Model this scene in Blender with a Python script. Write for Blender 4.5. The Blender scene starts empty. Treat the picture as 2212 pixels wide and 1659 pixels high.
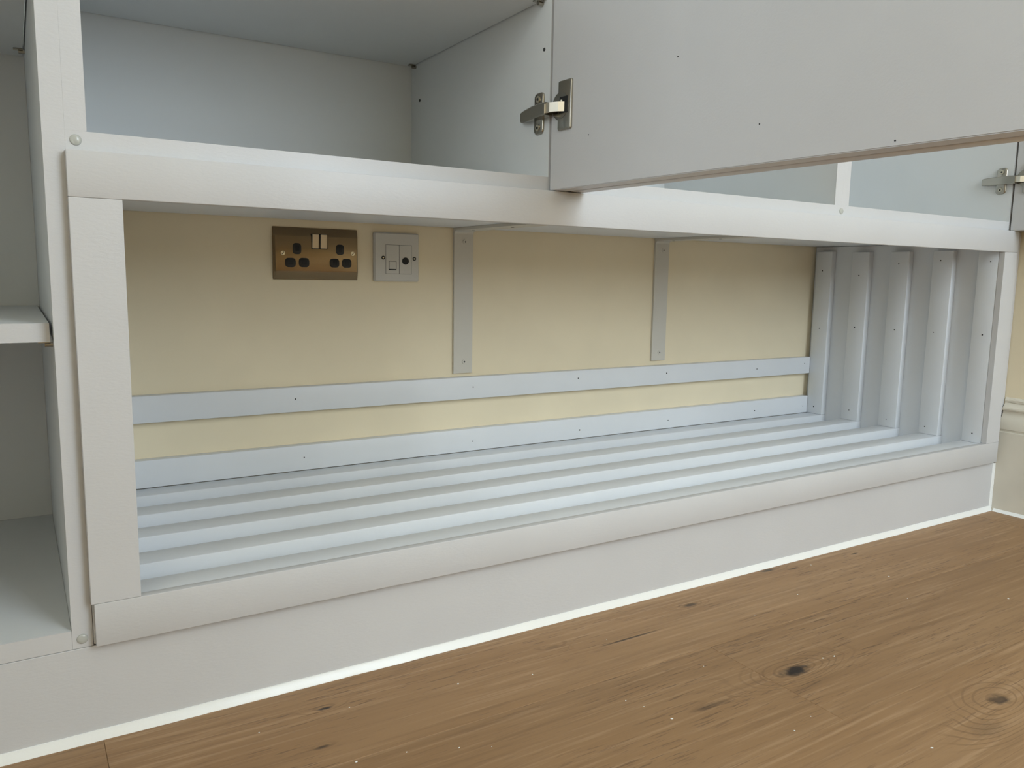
import bpy, bmesh, math, random
from mathutils import Vector, Matrix

random.seed(7)
scene = bpy.context.scene
COL = scene.collection

# ------------------------------------------------------------------ camera
C0 = Vector((-0.0936, -0.8612, 0.4835))
FW = Vector((0.52597, 0.83983, -0.13429))
RT = Vector((0.84861, -0.52874, 0.01707))
UP = Vector((0.05667, 0.12293, 0.99080))
cam_d = bpy.data.cameras.new('camera')
cam = bpy.data.objects.new('camera', cam_d)
COL.objects.link(cam)
rot = Matrix((RT, UP, -FW)).transposed()
cam.matrix_world = Matrix.Translation(C0) @ rot.to_4x4()
cam_d.sensor_width = 36.0
cam_d.sensor_fit = 'HORIZONTAL'
cam_d.lens = 36.0 * 1714.4 / 2212.0
cam_d.clip_start = 0.01
scene.camera = cam

# ------------------------------------------------------------------ world: even overcast sky seen through the windows
world = bpy.data.worlds.new('overcast_sky')
scene.world = world
world.use_nodes = True
bg = world.node_tree.nodes['Background']
bg.inputs['Color'].default_value = (0.76, 0.885, 1.0, 1)
bg.inputs['Strength'].default_value = 1.0

# window in the wall behind the camera (x0, x1, z0, z1) and window in the left wall (y0, y1, z0, z1)
WALL_Y = -2.3
XL_ROOM, Z_CEIL = -2.4, 2.8
FRONT_WIN = (0.55, 1.67, 0.70, 2.5)
LEFT_WIN = (-2.20, -1.00, 0.85, 2.4)
for (loc, rotz, w, h) in ((((FRONT_WIN[0] + FRONT_WIN[1]) / 2, WALL_Y - 0.02, (FRONT_WIN[2] + FRONT_WIN[3]) / 2), 0.0, FRONT_WIN[1] - FRONT_WIN[0], FRONT_WIN[3] - FRONT_WIN[2]),
                          ((XL_ROOM - 0.02, (LEFT_WIN[0] + LEFT_WIN[1]) / 2, (LEFT_WIN[2] + LEFT_WIN[3]) / 2), -math.pi / 2, LEFT_WIN[1] - LEFT_WIN[0], LEFT_WIN[3] - LEFT_WIN[2])):
    ld = bpy.data.lights.new('window_portal', 'AREA')
    ld.shape = 'RECTANGLE'
    ld.size = w
    ld.size_y = h
    ld.cycles.is_portal = True
    lo = bpy.data.objects.new('window_portal', ld)
    COL.objects.link(lo)
    lo.location = loc
    lo.rotation_euler = (math.pi / 2, 0, rotz)

vs = scene.view_settings
vs.view_transform = 'Standard'
vs.look = 'None'
vs.gamma = 1.0
vs.use_curve_mapping = False
vs.exposure = 3.30

# ------------------------------------------------------------------ materials
def nmat(name):
    m = bpy.data.materials.new(name)
    m.use_nodes = True
    nt = m.node_tree
    return m, nt, nt.nodes['Principled BSDF']

def mathn(nt, op, a, b=None, c=None):
    n = nt.nodes.new('ShaderNodeMath')
    n.operation = op
    for i, v in enumerate((a, b, c)):
        if v is None:
            continue
        if isinstance(v, (int, float)):
            n.inputs[i].default_value = v
        else:
            nt.links.new(v, n.inputs[i])
    return n.outputs[0]

def noise(nt, vec, scale, detail=2.0, rough=0.5):
    n = nt.nodes.new('ShaderNodeTexNoise')
    n.inputs['Scale'].default_value = scale
    n.inputs['Detail'].default_value = detail
    n.inputs['Roughness'].default_value = rough
    if vec is not None:
        nt.links.new(vec, n.inputs['Vector'])
    return n.outputs['Fac']

def mapping(nt, vec, sc):
    n = nt.nodes.new('ShaderNodeMapping')
    n.inputs['Scale'].default_value = sc
    nt.links.new(vec, n.inputs['Vector'])
    return n.outputs[0]

def mix(nt, fac, a, b):
    n = nt.nodes.new('ShaderNodeMix')
    n.data_type = 'RGBA'
    for s, v in ((0, fac), (6, a), (7, b)):
        if isinstance(v, (int, float)):
            n.inputs[s].default_value = v
        elif isinstance(v, tuple):
            n.inputs[s].default_value = (*v, 1) if len(v) == 3 else v
        else:
            nt.links.new(v, n.inputs[s])
    return n.outputs[2]

def ramp(nt, fac, lo, hi, a=0.0, b=1.0):
    n = nt.nodes.new('ShaderNodeMapRange')
    n.interpolation_type = 'SMOOTHSTEP'
    n.inputs[1].default_value = lo
    n.inputs[2].default_value = hi
    n.inputs[3].default_value = a
    n.inputs[4].default_value = b
    nt.links.new(fac, n.inputs[0])
    return n.outputs[0]

def bump(nt, bsdf, h, strength, dist):
    n = nt.nodes.new('ShaderNodeBump')
    n.inputs['Strength'].default_value = strength
    n.inputs['Distance'].default_value = dist
    nt.links.new(h, n.inputs['Height'])
    nt.links.new(n.outputs[0], bsdf.inputs['Normal'])

def paint(name, col, rough=0.45, grain=(1, 1, 1), bscale=500, bstr=0.25, var=0.04, spec=0.4):
    m, nt, b = nmat(name)
    g = nt.nodes.new('ShaderNodeNewGeometry')
    v = mapping(nt, g.outputs['Position'], grain)
    big = noise(nt, g.outputs['Position'], 6, 3)
    dark = tuple(c * (1 - var) for c in col)
    lite = tuple(min(1, c * (1 + var * 0.5)) for c in col)
    nt.links.new(mix(nt, ramp(nt, big, 0.35, 0.65), dark, lite), b.inputs['Base Color'])
    b.inputs['Roughness'].default_value = rough
    b.inputs['Specular IOR Level'].default_value = spec
    if bstr:
        bump(nt, b, noise(nt, v, bscale, 3, 0.6), bstr, 0.0004)
    return m

M = {}
M['white'] = paint('satin_white_paint', (0.625, 0.617, 0.612), 0.42, (0.35, 1, 1), 420, 0.35, 0.02)
M['white_slat'] = paint('white_slat_paint', (0.77, 0.785, 0.80), 0.40, (0.25, 0.6, 0.25), 420, 0.3, 0.02)
M['carcass'] = paint('white_carcass_melamine', (0.735, 0.745, 0.735), 0.5, (1, 1, 1), 900, 0.1, 0.015)
M['cream'] = paint('cream_wall_emulsion', (0.86, 0.755, 0.55), 0.7, (1, 1, 1), 160, 0.25, 0.03, 0.25)
M['cream_trim'] = paint('aged_cream_gloss', (0.72, 0.67, 0.56), 0.38, (1, 1, 1), 60, 0.5, 0.08)
M['ceiling'] = paint('ceiling_white', (0.82, 0.81, 0.79), 0.9, bstr=0)
M['sealant'] = paint('white_sealant', (0.90, 0.90, 0.86), 0.25, (1, 1, 1), 90, 0.5, 0.02)
M['plastic'] = paint('white_moulded_plastic', (0.62, 0.60, 0.55), 0.35, bstr=0, var=0.01)
M['steel_white'] = paint('white_painted_steel', (0.64, 0.61, 0.54), 0.4, (1, 1, 1), 300, 0.2, 0.02)
M['black'] = paint('dark_recess', (0.012, 0.012, 0.012), 0.6, bstr=0)
M['blackplastic'] = paint('black_plastic', (0.02, 0.019, 0.018), 0.35, bstr=0)
M['hole'] = paint('nail_hole_dark', (0.03, 0.03, 0.03), 0.8, bstr=0)

def metal(name, col, rough, stretch=(1, 1, 1), bs=0.0):
    m, nt, b = nmat(name)
    g = nt.nodes.new('ShaderNodeNewGeometry')
    v = mapping(nt, g.outputs['Position'], stretch)
    n = noise(nt, v, 900, 2)
    nt.links.new(mix(nt, n, tuple(c * 0.9 for c in col), col), b.inputs['Base Color'])
    b.inputs['Metallic'].default_value = 1.0
    b.inputs['Roughness'].default_value = rough
    if bs:
        bump(nt, b, n, bs, 0.0002)
    return m

M['nickel'] = metal('nickel_plated_steel', (0.42, 0.39, 0.33), 0.24)
M['nickel_pale'] = metal('pale_zinc_steel', (0.86, 0.80, 0.68), 0.42)
M['bronze'] = metal('brushed_bronze_plate', (0.26, 0.185, 0.105), 0.26, (0.03, 1, 1), 0.15)
M['bronze_pale'] = metal('brushed_rocker_metal', (0.50, 0.44, 0.35), 0.32, (1, 1, 0.05), 0.1)
M['screwmetal'] = metal('screw_steel', (0.72, 0.66, 0.52), 0.3)

m, nt, b = nmat('clear_rubber')
b.inputs['Base Color'].default_value = (0.86, 0.86, 0.80, 1)
b.inputs['Roughness'].default_value = 0.12
b.inputs['Transmission Weight'].default_value = 0.55
b.inputs['IOR'].default_value = 1.45
M['rubber'] = m

m, nt, b = nmat('window_glass')
b.inputs['Roughness'].default_value = 0.0
b.inputs['Transmission Weight'].default_value = 1.0
M['glass'] = m

# --- oak boards: grain lines are the level curves of a field that rises around knots
KNOTS = [  # x, y, sx, sy, height, dark radius, darkness
    (0.713, -0.256, 0.085, 0.032, 9.0, 0.27, 0.97),
    (0.867, -0.424, 0.070, 0.040, 8.0, 0.20, 0.72),
    (0.745, -0.041, 0.034, 0.011, 3.0, 0.36, 0.75),
    (0.175, -0.048, 0.030, 0.010, 2.5, 0.26, 0.95),
    (0.965, 0.000, 0.050, 0.016, 3.5, 0.30, 0.80),
    (1.010, -0.016, 0.030, 0.006, 1.0, 0.40, 0.60),
    (0.790, -0.450, 0.060, 0.030, 3.0, 0.40, 0.22),
    (0.485, -0.052, 0.030, 0.010, 1.5, 0.35, 0.30),
    (0.150, -0.118, 0.015, 0.005, 0.8, 0.50, 0.75),
    (0.590, -0.082, 0.075, 0.0030, 0.4, 0.60, 0.80),
    (1.170, -0.020, 0.012, 0.003, 0.3, 0.70, 0.80),
    (0.560, -0.262, 0.060, 0.0080, 0.8, 0.45, 0.45),
]
def oak():
    m, nt, b = nmat('brown_oak_boards')
    L = nt.links
    g = nt.nodes.new('ShaderNodeNewGeometry')
    P = g.outputs['Position']
    oi = nt.nodes.new('ShaderNodeObjectInfo')
    rnd = oi.outputs['Random']
    off = nt.nodes.new('ShaderNodeCombineXYZ')
    L.new(mathn(nt, 'MULTIPLY', rnd, 37.0), off.inputs[0])
    L.new(mathn(nt, 'MULTIPLY', rnd, 11.0), off.inputs[2])
    add = nt.nodes.new('ShaderNodeVectorMath')
    add.operation = 'ADD'
    L.new(P, add.inputs[0])
    L.new(off.outputs[0], add.inputs[1])
    PR = add.outputs[0]
    sep = nt.nodes.new('ShaderNodeSeparateXYZ')
    L.new(P, sep.inputs[0])
    X, Y = sep.outputs[0], sep.outputs[1]
    field = mathn(nt, 'MULTIPLY', Y, 75.0)
    lown = noise(nt, mapping(nt, PR, (1.6, 7, 1)), 1.0, 3)
    field = mathn(nt, 'ADD', field, mathn(nt, 'MULTIPLY', lown, 9.0))
    darkk = None
    near = None
    wob = noise(nt, P, 90, 2)
    for (kx, ky, sx, sy, h, dr, da) in KNOTS:
        dx = mathn(nt, 'DIVIDE', mathn(nt, 'SUBTRACT', X, kx), sx)
        dy = mathn(nt, 'DIVIDE', mathn(nt, 'SUBTRACT', Y, ky), sy)
        d2 = mathn(nt, 'ADD', mathn(nt, 'MULTIPLY', dx, dx), mathn(nt, 'MULTIPLY', dy, dy))
        e = mathn(nt, 'POWER', 2.71828, mathn(nt, 'MULTIPLY', d2, -1.0))
        field = mathn(nt, 'ADD', field, mathn(nt, 'MULTIPLY', e, h))
        near = e if near is None else mathn(nt, 'MAXIMUM', near, e)
        d = mathn(nt, 'SQRT', d2)
        d = mathn(nt, 'ADD', d, mathn(nt, 'MULTIPLY', mathn(nt, 'SUBTRACT', wob, 0.5), 0.35))
        k = mathn(nt, 'MULTIPLY', ramp(nt, d, dr * 0.45, dr * 1.5, 1.0, 0.0), da)
        darkk = k if darkk is None else mathn(nt, 'MAXIMUM', darkk, k)
    s = mathn(nt, 'SINE', mathn(nt, 'MULTIPLY', field, 6.2832 * 0.85))
    line = ramp(nt, s, 0.45, 1.0)
    mask = ramp(nt, noise(nt, mapping(nt, PR, (2.2, 9, 1)), 1.0, 2), 0.42, 0.68)
    mask = mathn(nt, 'MAXIMUM', mathn(nt, 'MULTIPLY', mask, 0.42), ramp(nt, near, 0.05, 0.6, 0, 0.8))
    line = mathn(nt, 'MULTIPLY', line, mask)
    # short dark pores and longer soft streaks along the grain
    pores = ramp(nt, noise(nt, mapping(nt, PR, (26, 420, 1)), 1.0, 2, 0.6), 0.57, 0.68)
    poremask = ramp(nt, noise(nt, mapping(nt, PR, (3.5, 16, 1)), 1.0, 2), 0.38, 0.62, 0.25, 1.0)
    pores = mathn(nt, 'MULTIPLY', pores, poremask)
    streak = noise(nt, mapping(nt, PR, (3.0, 70, 1)), 1.0, 4, 0.6)
    broad = noise(nt, mapping(nt, PR, (1.3, 7, 1)), 1.0, 3)
    base = mix(nt, ramp(nt, broad, 0.3, 0.7), OAK_A, OAK_B)
    base = mix(nt, mathn(nt, 'MULTIPLY', ramp(nt, streak, 0.45, 0.75), 0.38), base, OAK_C)
    lite = noise(nt, mapping(nt, PR, (5.0, 150, 3)), 1.0, 3, 0.6)
    base = mix(nt, mathn(nt, 'MULTIPLY', ramp(nt, lite, 0.50, 0.72), 0.55), base, OAK_L)
    base = mix(nt, mathn(nt, 'MULTIPLY', line, 0.55), base, OAK_C)
    base = mix(nt, mathn(nt, 'MULTIPLY', pores, 0.60), base, OAK_D)
    base = mix(nt, darkk, base, (0.018, 0.013, 0.011))
    tint = nt.nodes.new('ShaderNodeHueSaturation')
    L.new(mathn(nt, 'ADD', mathn(nt, 'MULTIPLY', rnd, 0.16), 0.92), tint.inputs['Value'])
    L.new(base, tint.inputs['Color'])
    L.new(tint.outputs[0], b.inputs['Base Color'])
    b.inputs['Roughness'].default_value = 0.50
    b.inputs['Specular IOR Level'].default_value = 0.35
    hgt = mathn(nt, 'SUBTRACT', mathn(nt, 'MULTIPLY', streak, 0.5), mathn(nt, 'ADD', pores, mathn(nt, 'MULTIPLY', darkk, 2.0)))
    bump(nt, b, hgt, 0.35, 0.0004)
    return m
OAK_A = (0.355, 0.214, 0.106)
OAK_B = (0.295, 0.168, 0.077)
OAK_C = (0.165, 0.089, 0.040)
OAK_D = (0.115, 0.062, 0.032)
OAK_L = (0.46, 0.295, 0.165)
M['oak'] = oak()

# ------------------------------------------------------------------ helpers
WL = {}     # world location of unrotated parents

def empty(name, loc, label=None, cat=None, group=None, kind=None):
    o = bpy.data.objects.new(name, None)
    COL.objects.link(o)
    o.location = loc
    o.empty_display_size = 0.05
    WL[o] = Vector(loc)
    tag(o, label, cat, group, kind)
    return o

def tag(o, label=None, cat=None, group=None, kind=None):
    if label: o['label'] = label
    if cat: o['category'] = cat
    if group: o['group'] = group
    if kind: o['kind'] = kind
    return o

def link(name, mesh, mat, parent=None, loc=(0, 0, 0), rot=None, local=False):
    """loc is a world location unless local=True (then in the parent's frame)"""
    o = bpy.data.objects.new(name, mesh)
    COL.objects.link(o)
    if mat is not None and not mesh.materials:
        mesh.materials.append(mat)
    loc = Vector(loc)
    if parent is not None:
        o.parent = parent
        if not local:
            WL[o] = loc.copy()
            loc = loc - WL[parent]
    else:
        WL[o] = loc.copy()
    o.location = loc
    if rot:
        o.rotation_euler = rot
    return o

def tomesh(name, bm, smooth=None):
    bmesh.ops.recalc_face_normals(bm, faces=bm.faces)
    me = bpy.data.meshes.new(name)
    bm.to_mesh(me)
    bm.free()
    if smooth:
        for p in me.polygons:
            p.use_smooth = True
        try:
            me.set_sharp_from_angle(angle=smooth)
        except Exception:
            pass
    return me

_cache = {}
def boxmesh(dx, dy, dz, bevel=0.0008, seg=1, matname=''):
    key = (round(dx, 5), round(dy, 5), round(dz, 5), bevel, seg, matname)
    if key in _cache:
        return _cache[key]
    bm = bmesh.new()
    bmesh.ops.create_cube(bm, size=1.0)
    for v in bm.verts:
        v.co = Vector((v.co.x * dx, v.co.y * dy, v.co.z * dz))
    if bevel:
        bmesh.ops.bevel(bm, geom=list(bm.edges), offset=min(bevel, 0.45 * min(dx, dy, dz)), segments=seg, affect='EDGES', profile=0.5)
    me = tomesh('box', bm, math.radians(50) if seg > 1 else None)
    _cache[key] = me
    return me

def box(name, x0, x1, y0, y1, z0, z1, mat, parent=None, bevel=0.0008, seg=1, local=False):
    me = boxmesh(x1 - x0, y1 - y0, z1 - z0, bevel, seg, mat)
    return link(name, me, M[mat], parent, ((x0 + x1) / 2, (y0 + y1) / 2, (z0 + z1) / 2), local=local)

def hexa(name, pts, mat, parent=None, bevel=0.0):
    """eight world corner points: bottom four then top four, same winding"""
    bm = bmesh.new()
    c = sum((Vector(p) for p in pts), Vector()) / 8
    v = [bm.verts.new(Vector(p) - c) for p in pts]
    for f in ((0, 1, 2, 3), (4, 5, 6, 7), (0, 1, 5, 4), (1, 2, 6, 5), (2, 3, 7, 6), (3, 0, 4, 7)):
        bm.faces.new([v[i] for i in f])
    if bevel:
        bmesh.ops.bevel(bm, geom=list(bm.edges), offset=bevel, segments=1, affect='EDGES')
    return link(name, tomesh(name, bm), M[mat], parent, c)

def cyl_mesh(r, h, n=20, axis='z', r2=None, bevel=0.0):
    key = ('cyl', r, h, n, axis, r2, bevel)
    if key in _cache:
        return _cache[key].copy()
    bm = bmesh.new()
    bmesh.ops.create_cone(bm, cap_ends=True, segments=n, radius1=r, radius2=r if r2 is None else r2, depth=h)
    if bevel:
        es = [e for e in bm.edges if abs(e.verts[0].co.z - e.verts[1].co.z) < 1e-9 and e.verts[0].co.z > 0]
        bmesh.ops.bevel(bm, geom=es, offset=bevel, segments=2, affect='EDGES')
    if axis == 'y':
        bmesh.ops.rotate(bm, verts=bm.verts, matrix=Matrix.Rotation(math.pi / 2, 3, 'X'))   # top faces -y
    if axis == 'x':
        bmesh.ops.rotate(bm, verts=bm.verts, matrix=Matrix.Rotation(-math.pi / 2, 3, 'Y'))  # top faces -x
    me = tomesh('cylinder', bm, math.radians(40))
    _cache[key] = me
    return me.copy()

def rrect(w, h, r, n=5):
    pts = []
    for cx, cy, a0 in ((w / 2 - r, h / 2 - r, 0), (-w / 2 + r, h / 2 - r, 90), (-w / 2 + r, -h / 2 + r, 180), (w / 2 - r, -h / 2 + r, 270)):
        for i in range(n + 1):
            a = math.radians(a0 + 90 * i / n)
            pts.append((cx + r * math.cos(a), cy + r * math.sin(a)))
    return pts

def rr_plate(w, h, t, r, edge=0.0, drop=None, n=5):
    """rounded plate in the u,v plane, thickness along +w; optional soft edge. returns bmesh (u,v,w)"""
    bm = bmesh.new()
    lo = [bm.verts.new((u, v, 0)) for u, v in rrect(w, h, r, n)]
    mid = [bm.verts.new((u, v, t - (drop or edge))) for u, v in rrect(w, h, r, n)]
    if edge:
        hi = [bm.verts.new((u, v, t)) for u, v in rrect(w - 2 * edge, h - 2 * edge, max(r - edge, 0.0003), n)]
    else:
        hi = [bm.verts.new((u, v, t)) for u, v in rrect(w, h, r, n)]
    k = len(lo)
    for A, B in ((lo, mid), (mid, hi)):
        for i in range(k):
            bm.faces.new((A[i], A[(i + 1) % k], B[(i + 1) % k], B[i]))
    bm.faces.new(hi)
    bm.faces.new(lo[::-1])
    if not edge:
        bmesh.ops.remove_doubles(bm, verts=bm.verts, dist=1e-7)
    return bm

def face_neg_y(bm):       # u,v,w -> x, z, -y  (plate on a wall that faces -y)
    for v in bm.verts:
        u, w, t = v.co
        v.co = Vector((u, -t, w))
    return bm

def face_neg_x(bm):       # u,v,w -> y, z, -x  (plate on a panel that faces -x)
    for v in bm.verts:
        u, w, t = v.co
        v.co = Vector((-t, u, w))
    return bm

def extrude_profile(name, prof, axis, a0, a1, mat, parent=None, loc=(0, 0, 0), cuts=1, jitter=0.0, smooth=None):
    """prof: list of 2-D points; axis 'x': points are (y,z); axis 'y': points are (x,z); axis 'z': points are (x,y)"""
    bm = bmesh.new()
    rings = []
    for i in range(cuts + 1):
        a = a0 + (a1 - a0) * i / cuts
        ring = []
        for k, (p, q) in enumerate(prof):
            jp = random.uniform(-jitter, jitter) if jitter else 0
            jq = random.uniform(-jitter, jitter) if jitter else 0
            co = {'x': (a, p + jp, q + jq), 'y': (p + jp, a, q + jq), 'z': (p + jp, q + jq, a)}[axis]
            ring.append(bm.verts.new(Vector(co) - Vector(loc)))
        rings.append(ring)
    k = len(prof)
    for A, B in zip(rings, rings[1:]):
        for i in range(k):
            bm.faces.new((A[i], A[(i + 1) % k], B[(i + 1) % k], B[i]))
    bm.faces.new(rings[0])
    bm.faces.new(rings[-1][::-1])
    return link(name, tomesh(name, bm, smooth), M[mat], parent, loc)

def panel(name, x0, x1, y0, y1, z0, z1, parent=None):
    '''carcass board with a white edge strip on its front'''
    p = box(name, x0, x1, y0 + 0.0008, y1, z0, z1, 'carcass', parent, 0.0002)
    box('edge_strip', x0, x1, y0, y0 + 0.0007, z0, z1, 'white', p, 0)
    return p

# ------------------------------------------------------------------ shared dimensions (metres)
YC = 0.012                 # carcass front plane; the proud face frame's front is y = 0
NW = 1.6291                # opening width of the niche, its left edge at x = 0
ZB, ZT = 0.1504, 0.5504    # opening bottom and top
WALL = 0.4692              # plastered wall behind
XR_SK, XR_WALL = 1.6926, 1.7126
CAB_TOP = 1.52
def fz(x):                 # the old floor falls slightly to the right
    return 0.0009 - 0.0035 * x

# ------------------------------------------------------------------ room shell
floor = tag(box('floor', XL_ROOM, XR_WALL + 0.05, WALL_Y, WALL, -0.06, -0.022, 'oak', None, 0), kind='structure')
ROW = 0.2015
rows = []
y1 = 0.0465
r = 0
while y1 > WALL_Y:
    y0 = max(y1 - ROW, WALL_Y)
    joints = {0: [-1.9, -0.041, 1.62], 1: [-1.2, 0.667], 2: [-0.75, 1.25], 3: [-1.7, 0.2]}.get(r, [-1.9 + 0.6 * (r % 3), 0.1 + 0.55 * (r % 3)])
    xs = [XL_ROOM] + [j for j in joints if XL_ROOM < j < XR_WALL] + [XR_WALL]
    for a, c in zip(xs, xs[1:]):
        g = 0.00012
        pts = []
        for z in (-0.018, 0.0):
            for (x, y) in ((a + g, y0 + g), (c - g, y0 + g), (c - g, y1 - g), (a + g, y1 - g)):
                pts.append((x, y, fz(x) + z))
        hexa('plank', pts, 'oak', floor, 0.0004)
    y1 = y0
    r += 1

tag(box('wall_back', XL_ROOM, XR_WALL + 0.1, WALL, WALL + 0.1, -0.05, Z_CEIL, 'cream', None, 0), kind='structure')
tag(box('wall_right', XR_WALL, XR_WALL + 0.1, WALL_Y, WALL, -0.05, Z_CEIL, 'cream', None, 0), kind='structure')
tag(box('ceiling', XL_ROOM, XR_WALL, WALL_Y, WALL, Z_CEIL, Z_CEIL + 0.05, 'ceiling', None, 0), kind='structure')

def wall_with_openings(name, x0, x1, y0, y1, z0, z1, opens, mat):
    bm = bmesh.new()
    xs = sorted({x0, x1, *[o[0] for o in opens], *[o[1] for o in opens]})
    zs = sorted({z0, z1, *[o[2] for o in opens], *[o[3] for o in opens]})
    for a, c in zip(xs, xs[1:]):
        for e, f in zip(zs, zs[1:]):
            mx, mz = (a + c) / 2, (e + f) / 2
            if any(o[0] < mx < o[1] and o[2] < mz < o[3] for o in opens):
                continue
            bmesh.ops.create_cube(bm, size=1.0, matrix=Matrix.LocRotScale(((a + c) / 2, (y0 + y1) / 2, (e + f) / 2), None, (c - a, y1 - y0, f - e)))
    return link(name, tomesh(name, bm), M[mat], None)
tag(wall_with_openings('wall_front', XL_ROOM, XR_WALL, WALL_Y - 0.2, WALL_Y, -0.05, Z_CEIL, [FRONT_WIN], 'cream'), kind='structure')
wl = tag(wall_with_openings('wall_left', WALL_Y, WALL, -0.2, 0.0, -0.05, Z_CEIL, [LEFT_WIN], 'cream'), kind='structure')
wl.rotation_euler = (0, 0, math.pi / 2)         # local x runs along world y, the wall's inner face at x = XL_ROOM
wl.location = (XL_ROOM - 0.2, 0, 0)
def window(name, a0, a1, z0, z1, axis, d0, d1):
    def bar(n, p, q, e, f, par):
        if axis == 'x':
            return box(n, p, q, d0, d1, e, f, 'white', par, 0.002)
        return box(n, d0, d1, p, q, e, f, 'white', par, 0.002)
    w = tag(bar(name, a0, a1, z0, z0 + 0.05, None), kind='structure')
    bar('window_frame', a0, a0 + 0.05, z0 + 0.05, z1, w)
    bar('window_frame', a1 - 0.05, a1, z0 + 0.05, z1, w)
    bar('window_frame', a0 + 0.05, a1 - 0.05, z1 - 0.05, z1, w)
    bar('meeting_rail', a0 + 0.05, a1 - 0.05, (z0 + z1) / 2 - 0.02, (z0 + z1) / 2 + 0.02, w)
window('window_1', *FRONT_WIN, 'x', WALL_Y - 0.12, WALL_Y - 0.07)
window('window_2', *LEFT_WIN, 'y', XL_ROOM - 0.12, XL_ROOM - 0.07)

# moulded skirting on the right wall
zf = fz(1.70)
prof = [(XR_WALL, zf), (XR_SK, zf), (XR_SK, 0.1700), (XR_SK + 0.0035, 0.1715), (XR_SK + 0.0035, 0.1745), (XR_SK + 0.0015, 0.1765),
        (XR_SK + 0.0015, 0.180), (XR_SK + 0.0030, 0.1900), (XR_SK + 0.0065, 0.1990), (XR_SK + 0.0105, 0.2050), (XR_SK + 0.0125, 0.2110), (XR_SK + 0.0125, 0.2150),
        (XR_SK + 0.0085, 0.2165), (XR_SK + 0.0075, 0.2195), (XR_SK + 0.0085, 0.2225), (XR_SK + 0.0130, 0.2250), (XR_SK + 0.0180, 0.2330), (XR_WALL, 0.2360)]
bb = extrude_profile('baseboard_right', prof, 'y', WALL_Y, 0.0105, 'cream_trim', None, (XR_SK, -1.0, 0.0), smooth=math.radians(35))
tag(bb, kind='structure')
# bead of sealant along the foot of the skirting and along its top edge
extrude_profile('sealant_bead', [(XR_SK, zf), (XR_SK, zf + 0.0065), (XR_SK - 0.0022, zf + 0.0032), (XR_SK - 0.0055, zf)], 'y', -1.2, 0.004, 'sealant', bb, (XR_SK, 0, 0), 60, 0.0004)
extrude_profile('paint_ridge', [(XR_WALL, 0.2325), (XR_WALL - 0.0035, 0.2335), (XR_WALL - 0.0045, 0.2375), (XR_WALL - 0.002, 0.242), (XR_WALL, 0.244)], 'y', -1.2, 0.0105, 'cream_trim', bb, (XR_WALL, 0, 0.235), 160, 0.0009)

# ------------------------------------------------------------------ plinth with its sealant bead
XPL = -0.6220
pl = hexa('plinth_board', [(XPL, YC, fz(XPL)), (XR_SK - 0.002, YC, fz(XR_SK)), (XR_SK - 0.002, YC + 0.018, fz(XR_SK)), (XPL, YC + 0.018, fz(XPL)),
                           (XPL, YC, 0.1025), (XR_SK - 0.002, YC, 0.1025), (XR_SK - 0.002, YC + 0.018, 0.1025), (XPL, YC + 0.018, 0.1025)], 'white', None, 0.0005)
tag(pl, 'long white painted plinth board standing on the oak floor below the cabinets', 'plinth')
bm = bmesh.new()
N = 260
rings = []
jl = 0.0
for i in range(N + 1):
    x = XPL + (XR_SK - 0.001 - XPL) * i / N
    jl = 0.75 * jl + random.uniform(-0.0003, 0.0003)
    z = fz(x)
    h = 0.0098 + 0.4 * jl
    ring = [(YC + 0.0002, z), (YC + 0.0002, z + h), (YC - 0.0012, z + h * 0.97), (YC - 0.0030, z + h * 0.50), (YC - 0.0058 + jl, z + 0.0008), (YC - 0.0060 + jl, z)]
    rings.append([bm.verts.new((x - WL[pl].x, p - WL[pl].y, q - WL[pl].z)) for p, q in ring])
for A, B in zip(rings, rings[1:]):
    for i in range(6):
        bm.faces.new((A[i], A[(i + 1) % 6], B[(i + 1) % 6], B[i]))
bm.faces.new(rings[0]); bm.faces.new(rings[-1][::-1])
sb = link('sealant_bead', tomesh('sealant_bead', bm, math.radians(50)), M['sealant'], pl, WL[pl])
sb['label'] = 'glossy white sealant bead'
extrude_profile('sealant_bead', [(XR_SK - 0.0002, YC + 0.001), (XR_SK - 0.0002, YC - 0.0035), (XR_SK - 0.0025, YC - 0.0012), (XR_SK - 0.0052, YC - 0.0002), (XR_SK - 0.0052, YC + 0.001)], 'z', zf + 0.006, 0.1, 'sealant', pl, WL[pl], 24, 0.0003)

# ------------------------------------------------------------------ slatted niche
ni = empty('slatted_niche', (NW / 2, YC, 0.1035), 'low open white niche lined with painted slats on floor, back and right end', 'niche')
XE = NW + 0.0488
FT = 0.0116                                     # thickness of the face frame
box('top_rail', -0.0459, XE, 0, FT, ZT, ZT + 0.0434, 'white', ni, 0.0007, 2)
box('bottom_rail', -0.0432, XE, 0, FT, ZB - 0.0445, ZB, 'white', ni, 0.0006, 2)
box('stile', -0.0459, 0, 0.0001, FT, ZB + 0.0002, ZT - 0.0002, 'white', ni, 0.0005)
box('stile', NW, XE, 0.0001, FT, ZB + 0.0002, ZT - 0.0002, 'white', ni, 0.0005)
ZS = 0.1281                                     # top of the base panel
SL = 0.0200                                     # slat thickness
XS = 1.6294                                     # face of the end slats
box('base_panel', -0.026, 1.6462, YC, WALL - 0.001, 0.1040, ZS, 'white_slat', ni)
box('end_panel', 1.6462, 1.6642, YC, WALL - 0.001, 0.1040, 0.5705, 'white_slat', ni)
box('end_panel', -0.0446, -0.0266, YC, WALL - 0.001, 0.1040, 0.5705, 'white_slat', ni)
box('top_panel', -0.0446, 1.6642, YC, WALL - 0.001, 0.5711, 0.5939, 'white_slat', ni)
box('filler_strip', 1.6650, XR_WALL - 0.0005, YC + 0.001, YC + 0.019, 0.104, 0.5939, 'white', ni)

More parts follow.
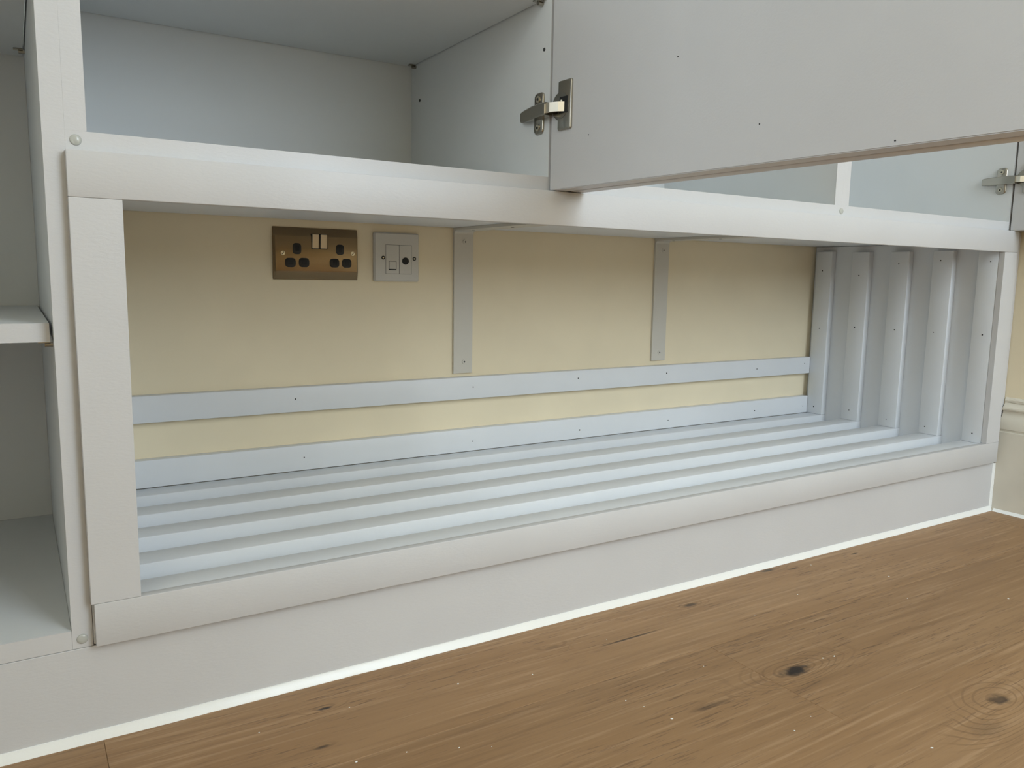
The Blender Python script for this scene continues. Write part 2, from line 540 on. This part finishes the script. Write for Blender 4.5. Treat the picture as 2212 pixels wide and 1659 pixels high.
def holes(parent, pts, axis, r=0.0013):
    for p in pts:
        rr = r * random.uniform(0.8, 1.25)
        me = cyl_mesh(round(rr, 5), 0.0008, 8, axis)
        me.materials.append(M['hole'])
        o = link('nail_hole', me, None, parent, p)

# slats on the floor of the niche
for i, y in enumerate((0.4070, 0.3056, 0.2050, 0.1046, 0.0118)):
    s = box('slat', -0.0255, 1.6458, y, y + (0.0438 if i else 0.0440), ZS, ZS + SL, 'white_slat', ni, 0.0009, 2)
# slats up the right end
ends = [(0.4078, 0.4520, 0.5580, (0.5107, 0.3667, 0.1663)), (0.3066, 0.3510, 0.5552, (0.5001, 0.3755, 0.1726)),
        (0.2066, 0.2508, 0.5545, (0.5271, 0.3762, 0.1658)), (0.1068, 0.1508, 0.5548, (0.5337, 0.3768, 0.1648)), (0.0120, 0.0530, 0.5690, (0.5310, 0.3787, 0.1677))]
hy = (0.4326, 0.3294, 0.2290, 0.1340, 0.0300)
for i, (y0, y1, zt, hz) in enumerate(ends):
    s = box('slat', XS, 1.6460, y0, y1, ZS + SL + 0.0002, zt, 'white_slat', ni, 0.0009, 2)
    holes(s, [(XS - 0.0001, hy[i] + random.uniform(-0.003, 0.003), z) for z in hz], 'x')
# two slats on the wall
s = box('slat', -0.0255, XS - 0.0004, 0.4512, WALL - 0.0004, 0.2505, 0.2925, 'white_slat', ni, 0.0009, 2)
holes(s, [(0.2984, 0.4511, 0.2727), (0.6408, 0.4511, 0.2728), (0.8902, 0.4511, 0.2765), (1.1363, 0.4511, 0.2749), (1.4311, 0.4511, 0.2704), (1.6079, 0.4511, 0.2764)], 'y')
s = box('slat', -0.0255, XS - 0.0004, 0.4512, WALL - 0.0004, ZS + SL + 0.0004, 0.1919, 'white_slat', ni, 0.0009, 2)
holes(s, [(0.3115, 0.4511, 0.1708), (0.641, 0.4511, 0.1673), (0.8977, 0.4511, 0.1664), (1.1467, 0.4511, 0.1667), (1.4316, 0.4511, 0.1675), (1.6118, 0.4511, 0.166)], 'y')

# ------------------------------------------------------------------ cabinets above the niche
BACK = 0.4318
ZF0, ZF1 = 0.5946, 0.6123
def hinge(cabinet, xp, zc):
    """concealed hinge on a right-hand side panel whose inner face is x = xp"""
    hb = bmesh.new()                            # arm body: (X out of the panel, y, z half height)
    sec = [(0.0710, 0.0075, 0.0066), (0.0600, 0.0095, 0.0078), (0.0360, 0.0140, 0.0082), (0.0160, 0.0165, 0.0082), (0.0010, 0.0162, 0.0078)]
    rings = []
    for y, X, h in sec:
        rings.append([hb.verts.new((-a, y, zz)) for a, zz in ((0.003, -h), (X - 0.0014, -h), (X, -h + 0.0016), (X, h - 0.0016), (X - 0.0014, h), (0.003, h))])
    for A, B in zip(rings, rings[1:]):
        for i in range(6):
            hb.faces.new((A[i], A[(i + 1) % 6], B[(i + 1) % 6], B[i]))
    hb.faces.new(rings[0]); hb.faces.new(rings[-1][::-1])
    hg = link('hinge', tomesh('hinge', hb, math.radians(30)), M['nickel'], cabinet, (xp, 0, zc))
    hg['label'] = 'nickel plated concealed hinge'
    W0 = WL[hg]
    pm = tomesh('mounting_plate', face_neg_x(rr_plate(0.0205, 0.0525, 0.0030, 0.006, 0.0012)), math.radians(50))
    link('mounting_plate', pm, M['nickel'], hg, W0 + Vector((-0.00005, 0.0340, 0)))
    for dz in (-0.0180, 0.0180):
        me = cyl_mesh(0.0042, 0.0016, 16, 'x'); me.materials.append(M['screwmetal'])
        sc = link('screw', me, None, hg, W0 + Vector((-0.0034, 0.0345, dz)))
        me = cyl_mesh(0.0019, 0.0006, 6, 'x'); me.materials.append(M['black'])
        link('screw_slot', me, None, hg, W0 + Vector((-0.0043, 0.0345, dz)))
    # link arm in two flats
    lb = bmesh.new()
    path = [(-0.0142, 0.0030), (-0.0150, -0.0085), (-0.0085, -0.0185), (0.0030, -0.0270)]
    rings = []
    for x, y in path:
        rings.append([lb.verts.new((x + dx, y + dy, zz)) for dx, dy, zz in ((0, 0, -0.0058), (0, 0, 0.0058), (0.0028, 0.0022, 0.0058), (0.0028, 0.0022, -0.0058))])
    for A, B in zip(rings, rings[1:]):
        for i in range(4):
            lb.faces.new((A[i], A[(i + 1) % 4], B[(i + 1) % 4], B[i]))
    lb.faces.new(rings[0]); lb.faces.new(rings[-1][::-1])
    link('link_arm', tomesh('link_arm', lb), M['nickel_pale'], hg, W0)
    return hg

def cup(hg, door, zrel, s_mid=0.0298):
    """flange, round cup and dark well on the inner face of a door; built in the door's own frame, -y is the inner side"""
    fl = bmesh.new()
    bm = rr_plate(0.0262, 0.0600, 0.0030, 0.0022, 0.0009)
    me = tomesh('hinge_flange', face_neg_y(bm), math.radians(50))
    link('hinge_flange', me, M['nickel'], door, (s_mid, 0.00005, zrel), local=True)
    me = cyl_mesh(0.0176, 0.0012, 40, 'y', None, 0.0004); me.materials.append(M['nickel'])
    link('hinge_cup', me, None, door, (0.0205, -0.0006, zrel), local=True)
    me = cyl_mesh(0.0165, 0.0012, 40, 'y', None, 0.0004); me.materials.append(M['nickel'])
    link('hinge_cup', me, None, door, (0.0220, -0.0027, zrel), local=True)
    me = boxmesh(0.0155, 0.0011, 0.0200, 0.0004, 1, 'well')
    link('hinge_well', me, M['black'], door, (0.0290, -0.00345, zrel), local=True)
    me = boxmesh(0.0032, 0.0030, 0.0120, 0.0004, 1, 'pin')
    link('hinge_pin', me, M['nickel_pale'], door, (0.0262, -0.0046, zrel), local=True)

def door(cabinet, hx, hy, ang, width, label, zb=0.5945):
    """open shaker door in two layers; local x runs away from the hinge edge, local y to its outer face"""
    H = CAB_TOP - 0.003 - zb
    bm = bmesh.new()
    bmesh.ops.create_cube(bm, size=1.0, matrix=Matrix.LocRotScale((width / 2, 0.01165, H / 2), None, (width, 0.0233, H)))
    bmesh.ops.bevel(bm, geom=list(bm.edges), offset=0.0009, segments=2, affect='EDGES')
    d = link('door', tomesh('door', bm, math.radians(50)), M['white'], cabinet, (hx, hy, zb), (0, 0, -math.radians(ang)))
    d['label'] = label
    F = 0.075
    t0, t1 = 0.0275, 0.0495
    def piece(n, a, c, e, f):
        me = boxmesh(c - a, t1 - t0, f - e, 0.0012, 2, 'doorpiece')
        link(n, me, M['white'], d, ((a + c) / 2, (t0 + t1) / 2, (e + f) / 2), local=True)
    piece('door_rail', 0, width, 0, F)
    piece('door_rail', 0, width, H - F, H)
    piece('door_stile', 0, F, F, H - F)
    piece('door_stile', width - F, width, F, H - F)
    me = boxmesh(width - 0.030, 0.0046, H - 0.030, 0, 1, 'groove')
    link('door_core', me, M['carcass'], d, (width / 2, 0.0254, H / 2), local=True)
    return d

def cabinet(x0, x1, l, r, label):
    """x0, x1: inner faces of the side panels, l and r their thicknesses"""
    c = empty('cupboard', ((x0 + x1) / 2, YC, ZF0), label, 'cupboard')
    panel('bottom_panel', x0 - l, x1 + r, YC, BACK + 0.016, ZF0, ZF1, c)
    panel('side_panel', x0 - l, x0, YC, BACK + 0.016, ZF1 + 0.00005, CAB_TOP, c)
    panel('side_panel', x1, x1 + r, YC, BACK + 0.016, ZF1 + 0.00005, CAB_TOP, c)
    box('back_panel', x0 + 0.0002, x1 - 0.0002, BACK, BACK + 0.006, ZF1 + 0.0002, CAB_TOP, 'carcass', c, 0)
    panel('top_panel', x0 + 0.0002, x1 - 0.0002, YC, BACK - 0.0002, CAB_TOP - 0.018, CAB_TOP - 0.0002, c)
    return c

def pin_holes(c, xp, pts):
    for y, z in pts:
        me = cyl_mesh(0.0024, 0.0008, 12, 'x'); me.materials.append(M['hole'])
        link('shelf_pin_hole', me, None, c, (xp - 0.0001, y, z))

def shelf_pin(c, x, y, z, side=-1):
    """steel peg with a flat tongue under the shelf"""
    me = cyl_mesh(0.0026, 0.007, 12, 'x'); me.materials.append(M['nickel'])
    p = link('shelf_pin', me, None, c, (x + side * 0.0035, y, z - 0.0034))
    box('pin_tongue', min(x + side * 0.002, x + side * 0.013), max(x + side * 0.002, x + side * 0.013), y - 0.0045, y + 0.0045, z - 0.0017, z - 0.0002, 'nickel', p, 0.0003)

ZSH = 0.8338
c1 = cabinet(-0.0266, 0.5033, 0.0184, 0.0187, 'white cupboard directly above the electrical sockets, its door swung open to the right')
pin_holes(c1, 0.5033, [(0.0273, 0.7735), (0.3989, 0.7737)])
for y in (0.0330, 0.4150):
    shelf_pin(c1, 0.5033, y, ZSH - 0.0003)
    shelf_pin(c1, -0.0266, y, ZSH - 0.0003, 1)
sh = panel('shelf', -0.0266 + 0.0022, 0.5033 - 0.0022, 0.0230, BACK - 0.0020, ZSH, ZSH + 0.018)
tag(sh, 'white loose shelf inside the cupboard above the sockets, seen from below', 'shelf')
HZ = 0.6945
h1 = hinge(c1, 0.5033, HZ)
d1 = door(c1, 0.5034, 0.0085, 87.05, 0.566, 'wide open white door seen from its inner side')
cup(h1, d1, HZ + 0.0025 - 0.5945)
for sx_, sz_ in ((0.2174, 0.7161), (0.3276, 0.6319), (0.4649, 0.5993), (0.075, 0.655)):
    me = cyl_mesh(0.0008, 0.0004, 8, 'y'); me.materials.append(M['hole'])
    link('paint_speck', me, None, d1, (sx_, -0.0001, sz_ - 0.5945), local=True)

c2 = cabinet(0.5407, 1.0889, 0.01865, 0.0187, 'white middle cupboard mostly hidden behind the open door, above the two steel brackets')
c3 = cabinet(1.1263, 1.6556, 0.01865, 0.0180, 'white right-hand cupboard above the slatted end, nearest the cream side wall')
h3 = hinge(c3, 1.6556, 0.6960)
d3 = door(c3, 1.6560, 0.0085, 90.0, 0.53, 'open white door against the side wall')
cup(h3, d3, 0.6985 - 0.5945)

# ------------------------------------------------------------------ tall cabinet at the left
XP = -0.0637
LB = 0.4630
lc = empty('tall_cabinet', (-0.34, YC, 0.1030), 'white open shelved cabinet to the left of the niche', 'cabinet')
panel('side_panel', XP, XP + 0.01865, YC, LB + 0.006, 0.1032, CAB_TOP, lc)
panel('side_panel', -0.6220, -0.6035, YC, LB + 0.006, 0.1032, CAB_TOP, lc)
panel('bottom_panel', -0.6033, XP - 0.0002, YC, LB + 0.006, 0.1032, 0.1226, lc)
box('back_panel', -0.6033, XP - 0.0002, LB, LB + 0.006, 0.1228, CAB_TOP, 'carcass', lc, 0)
panel('top_panel', -0.6033, XP - 0.0002, YC, LB - 0.0002, CAB_TOP - 0.018, CAB_TOP, lc)
sh2 = panel('shelf', -0.6010, XP - 0.0027, 0.0310, LB - 0.001, 0.4125, 0.4308)
tag(sh2, 'white mid-height loose shelf in the left cabinet, dark gap at its end', 'shelf')
sh3 = panel('shelf', -0.6010, XP - 0.0024, 0.0310, LB - 0.004, 0.7700, 0.7880)
tag(sh3, 'white loose shelf high up in the left cabinet, its underside in view', 'shelf')
for z in (0.4125, 0.7700):
    for y in (0.048, 0.415):
        shelf_pin(lc, XP, y, z - 0.0003)
        shelf_pin(lc, -0.6035, y, z - 0.0003, 1)
        
door(lc, -0.6220 - 0.0330, 0.0085, 90.0, 0.535, 'unseen tall open white door, added to shade the left side', 0.106)  # out-of-view door, added to block left window light from this cabinet

# ------------------------------------------------------------------ clear rubber door bumpers
def bumper(x, z, label):
    bm = bmesh.new()
    bmesh.ops.create_uvsphere(bm, u_segments=24, v_segments=12, radius=1.0)
    bmesh.ops.delete(bm, geom=[v for v in bm.verts if v.co.z < -1e-4], context='VERTS')
    be = [e for e in bm.edges if e.is_boundary]
    bmesh.ops.contextual_create(bm, geom=be)
    for v in bm.verts:
        u, w, t = v.co
        v.co = Vector((u * 0.0052, -t * 0.0022, w * 0.0052))
    o = link('door_bumper', tomesh('door_bumper', bm, math.radians(50)), M['rubber'], None, (x, YC - 0.0001, z))
    tag(o, label, 'bumper', 'clear stick-on door bumpers')
bumper(-0.0363, 0.6039, 'small clear rubber dome on the post above the top left niche frame corner')
bumper(-0.0547, 0.1125, 'small clear rubber dome beside the bottom left corner of the niche frame')
bumper(1.1073, 0.6030, 'small clear rubber dome below the upright between the two right cupboards')

# ------------------------------------------------------------------ steel angle brackets under the niche ceiling
def bracket(x0, x1, z1, label):
    w = x1 - x0
    t = 0.0050
    zt = 0.5709
    b0 = empty('angle_bracket', ((x0 + x1) / 2, WALL - 0.0003, z1), label, 'bracket', 'steel brackets under the cupboards')
    R = 0.006
    prof = [(WALL - 0.0003, z1), (WALL - 0.0003, zt), (WALL - 0.250, zt), (WALL - 0.250, zt - t), (WALL - t - R, zt - t)]
    for k in range(1, 5):
        a = math.pi / 2 * k / 4
        prof.append((WALL - t - R + R * math.sin(a), zt - t - R + R * math.cos(a)))
    prof += [(WALL - t, zt - t - R), (WALL - t, z1)]
    o = extrude_profile('angle_plate', prof, 'x', x0, x1, 'steel_white', b0, WL[b0], smooth=math.radians(40))
    for z in (0.5462, 0.3208):
        me = cyl_mesh(0.0045, 0.0016, 20, 'y', None, 0.0006); me.materials.append(M['steel_white'])
        sc = link('screw', me, None, b0, (x0 + 0.0222, WALL - t - 0.0006, z))
        for q in (0, 1):
            me = boxmesh(0.0036 if q else 0.0011, 0.0006, 0.0011 if q else 0.0036, 0, 1, 'slot')
            link('screw_slot', me, M['hole'], sc, (x0 + 0.0226, WALL - t - 0.0012, z - 0.0002))
    for y in (0.435, 0.300):
        me = cyl_mesh(0.0030, 0.0006, 12, 'z'); me.materials.append(M['hole'])
        link('screw_hole', me, None, b0, ((x0 + x1) / 2 + 0.004, y, zt - t))
    return b0
bracket(0.6052, 0.6452, 0.2990, 'white steel angle bracket screwed to the cream wall beside the sockets')
bracket(1.1010, 1.1405, 0.3028, 'white steel angle bracket on the cream wall nearer the slatted end')

# ------------------------------------------------------------------ double power socket
def at(u, v, X0, Z0):
    return X0 + u / 1000.0, Z0 - v / 1000.0
SX, SZ = 0.2703, 0.5583
so = empty('power_socket', (SX + 0.073, WALL, SZ - 0.086), 'bronze double power socket with two rockers, on the cream wall', 'socket')
def pillow_plate(w, h, prof, r):
    """plate whose rim falls away: prof is a list of (inset, height)"""
    bm = bmesh.new()
    rings = [[bm.verts.new((u, v, 0)) for u, v in rrect(w, h, r, 5)]]
    for ins, t in prof:
        rings.append([bm.verts.new((u, v, t)) for u, v in rrect(w - 2 * ins, h - 2 * ins, max(r - ins * 0.4, 0.001), 5)])
    for A, B in zip(rings, rings[1:]):
        k = len(A)
        for i in range(k):
            bm.faces.new((A[i], A[(i + 1) % k], B[(i + 1) % k], B[i]))
    bm.faces.new(rings[-1]); bm.faces.new(rings[0][::-1])
    return bm
def bronze_plate():
    # sloping bands at head and foot, slim rims at the sides
    bm = bmesh.new()
    w, h = 0.146, 0.086
    us = [-w / 2, -w / 2 + 0.0006, -w / 2 + 0.003, -w / 2 + 0.006, w / 2 - 0.006, w / 2 - 0.003, w / 2 - 0.0006, w / 2]
    tu = [0.0, 0.0030, 0.0050, 0.0060, 0.0060, 0.0050, 0.0030, 0.0]
    vsn = [-h / 2, -h / 2 + 0.0006, -h / 2 + 0.004, -h / 2 + 0.0135, -h / 2 + 0.0148, h / 2 - 0.0148, h / 2 - 0.0135, h / 2 - 0.004, h / 2 - 0.0006, h / 2]
    tv = [0.0, 0.0008, 0.0022, 0.0076, 0.0080, 0.0080, 0.0076, 0.0022, 0.0008, 0.0]
    g = []
    for j, v in enumerate(vsn):
        row = []
        for i, u in enumerate(us):
            uu, vv = u, v
            if i in (0, 7) and j in (0, 9):
                uu *= 0.985; vv *= 0.975
            row.append(bm.verts.new((uu, vv, min(tu[i] * 1.4, tv[j]))))
        g.append(row)
    for j in range(len(vsn) - 1):
        for i in range(len(us) - 1):
            bm.faces.new((g[j][i], g[j][i + 1], g[j + 1][i + 1], g[j + 1][i]))
    return bm
me = tomesh('faceplate', face_neg_y(bronze_plate()), math.radians(25))
fp = link('faceplate', me, M['bronze'], so, (SX + 0.073, WALL - 0.0012, SZ - 0.043))
box('back_gasket', SX + 0.0012, SX + 0.1448, WALL - 0.0014, WALL - 0.0001, SZ - 0.0848, SZ - 0.0012, 'blackplastic', so, 0)
YF = WALL - 0.0012 - 0.0080
def slot(u0, u1, v0, v1, X0, Z0, parent, yf):
    w, h = (u1 - u0) / 1000, (v1 - v0) / 1000
    x, z = at((u0 + u1) / 2, (v0 + v1) / 2, X0, Z0)
    me = tomesh('pin_inlet', face_neg_y(rr_plate(w, h, 0.0010, min(w, h) * 0.36, 0.0003)), math.radians(50))
    o = link('pin_inlet', me, M['blackplastic'], parent, (x, yf + 0.0004, z))
    me = boxmesh(w * 0.46, 0.0006, h * 0.46, 0, 1, 'inlet')
    link('pin_slot', me, M['black'], o, (x + 0.0004, yf - 0.0006, z))
for (u0, u1, v0, v1) in ((31, 45.5, 26, 44.3), (105.5, 119.5, 26, 43.5), (18, 36, 50.5, 66), (41, 58.8, 50, 65.5), (94, 111, 50, 65), (115.8, 132.8, 49.8, 65)):
    slot(u0, u1, v0, v1, SX, SZ, so, YF)
for u0, u1 in ((63.8, 75.3), (78.0, 89.4)):
    x0, z1 = at(u0, 10.6, SX, SZ); x1, z0 = at(u1, 34, SX, SZ)
    box('rocker_well', x0 - 0.0010, x1 + 0.0010, YF - 0.0002, YF + 0.0040, z0 - 0.0012, z1 + 0.0008, 'black', so, 0)
    rk = hexa('rocker_switch', [(x0, YF - 0.0016, z0), (x1, YF - 0.0016, z0), (x1, YF + 0.0030, z0), (x0, YF + 0.0030, z0),
                                (x0, YF - 0.0036, z1), (x1, YF - 0.0036, z1), (x1, YF + 0.0030, z1), (x0, YF + 0.0030, z1)], 'bronze_pale', so, 0.0006)
for u, v in ((14.8, 43.0), (135.2, 41.0)):
    x, z = at(u, v, SX, SZ)
    me = cyl_mesh(0.0036, 0.0012, 20, 'y', None, 0.0005); me.materials.append(M['screwmetal'])
    sc = link('screw', me, None, so, (x, YF - 0.0003, z))
    me = boxmesh(0.0056, 0.0005, 0.0010, 0, 1, 'slot')
    o = link('screw_slot', me, M['hole'], sc, (x, YF - 0.0009, z)); o.rotation_euler = (0, -0.9, 0)

# ------------------------------------------------------------------ data and aerial outlet
TX, TZ = 0.4460, 0.5567
da = empty('data_outlet', (TX + 0.043, WALL, TZ - 0.086), 'square white plastic wall outlet with data jack and round aerial hole', 'socket')
me = tomesh('faceplate', face_neg_y(rr_plate(0.086, 0.086, 0.0078, 0.0035, 0.0022, 0.0030)), math.radians(35))
link('faceplate', me, M['plastic'], da, (TX + 0.043, WALL - 0.0002, TZ - 0.043))
YD = WALL - 0.0080
for u0, u1 in ((21.3, 46.2), (46.8, 70.8)):
    x0, z1 = at(u0, 21.6, TX, TZ); x1, z0 = at(u1, 72, TX, TZ)
    box('module_gap', x0 - 0.0004, x1 + 0.0004, YD - 0.0001, YD + 0.002, z0 - 0.0004, z1 + 0.0004, 'hole', da, 0)
    box('module', x0, x1, YD - 0.0007, YD + 0.002, z0, z1, 'plastic', da, 0.0003)
x0, z1 = at(26.6, 50, TX, TZ); x1, z0 = at(41.0, 66, TX, TZ)
box('jack_surround', x0, x1, YD - 0.0012, YD, z0, z1, 'hole', da, 0.0002)
box('jack_shutter', x0 + 0.0006, x1 - 0.0010, YD - 0.0017, YD, z0 + 0.0022, z1 - 0.0005, 'plastic', da, 0.0002)
x, z = at(58.6, 49.2, TX, TZ)
me = cyl_mesh(0.0064, 0.0012, 28, 'y'); me.materials.append(M['black'])
link('aerial_hole', me, None, da, (x, YD - 0.0008, z))
for u, v in ((16.2, 44.2), (76.2, 44.8)):
    x, z = at(u, v, TX, TZ)
    me = cyl_mesh(0.0034, 0.0008, 18, 'y'); me.materials.append(M['hole'])
    sc = link('screw', me, None, da, (x, YD - 0.0001, z))
    me = cyl_mesh(0.0014, 0.0004, 12, 'y'); me.materials.append(M['nickel'])
    link('screw_head', me, None, sc, (x, YD - 0.0005, z))

# ------------------------------------------------------------------ crumbs of sawdust on the boards
bm = bmesh.new()
CR = [(0.7720, -0.2520), (0.7900, -0.2560), (1.06, -0.190), (0.80, -0.115), (0.92, -0.095), (0.62, -0.19), (0.64, -0.335), (0.70, -0.44), (0.48, -0.205), (0.49, -0.225),
      (0.30, -0.205), (0.27, -0.19), (0.20, -0.060), (0.10, -0.060), (0.33, -0.075), (0.42, -0.10), (0.60, -0.345), (0.40, -0.31), (0.56, -0.07), (1.12, -0.12), (1.05, -0.02), (0.50, -0.26), (1.20, -0.27), (0.17, -0.16), (0.22, -0.17)]
for (x, y) in CR:
    sx = random.uniform(0.0006, 0.0016)
    mt = Matrix.LocRotScale((x, y, fz(x) + sx * 0.35), Matrix.Rotation(random.uniform(0, 6.3), 3, 'Z').to_quaternion(), (sx * random.uniform(1, 2.0), sx, sx * 0.7))
    bmesh.ops.create_icosphere(bm, subdivisions=1, radius=0.7, matrix=mt)
cr = link('sawdust_crumbs', tomesh('sawdust_crumbs', bm), M['sealant'], None)
tag(cr, 'scattered pale crumbs of sawdust lying on the oak floor', 'sawdust', kind='stuff')
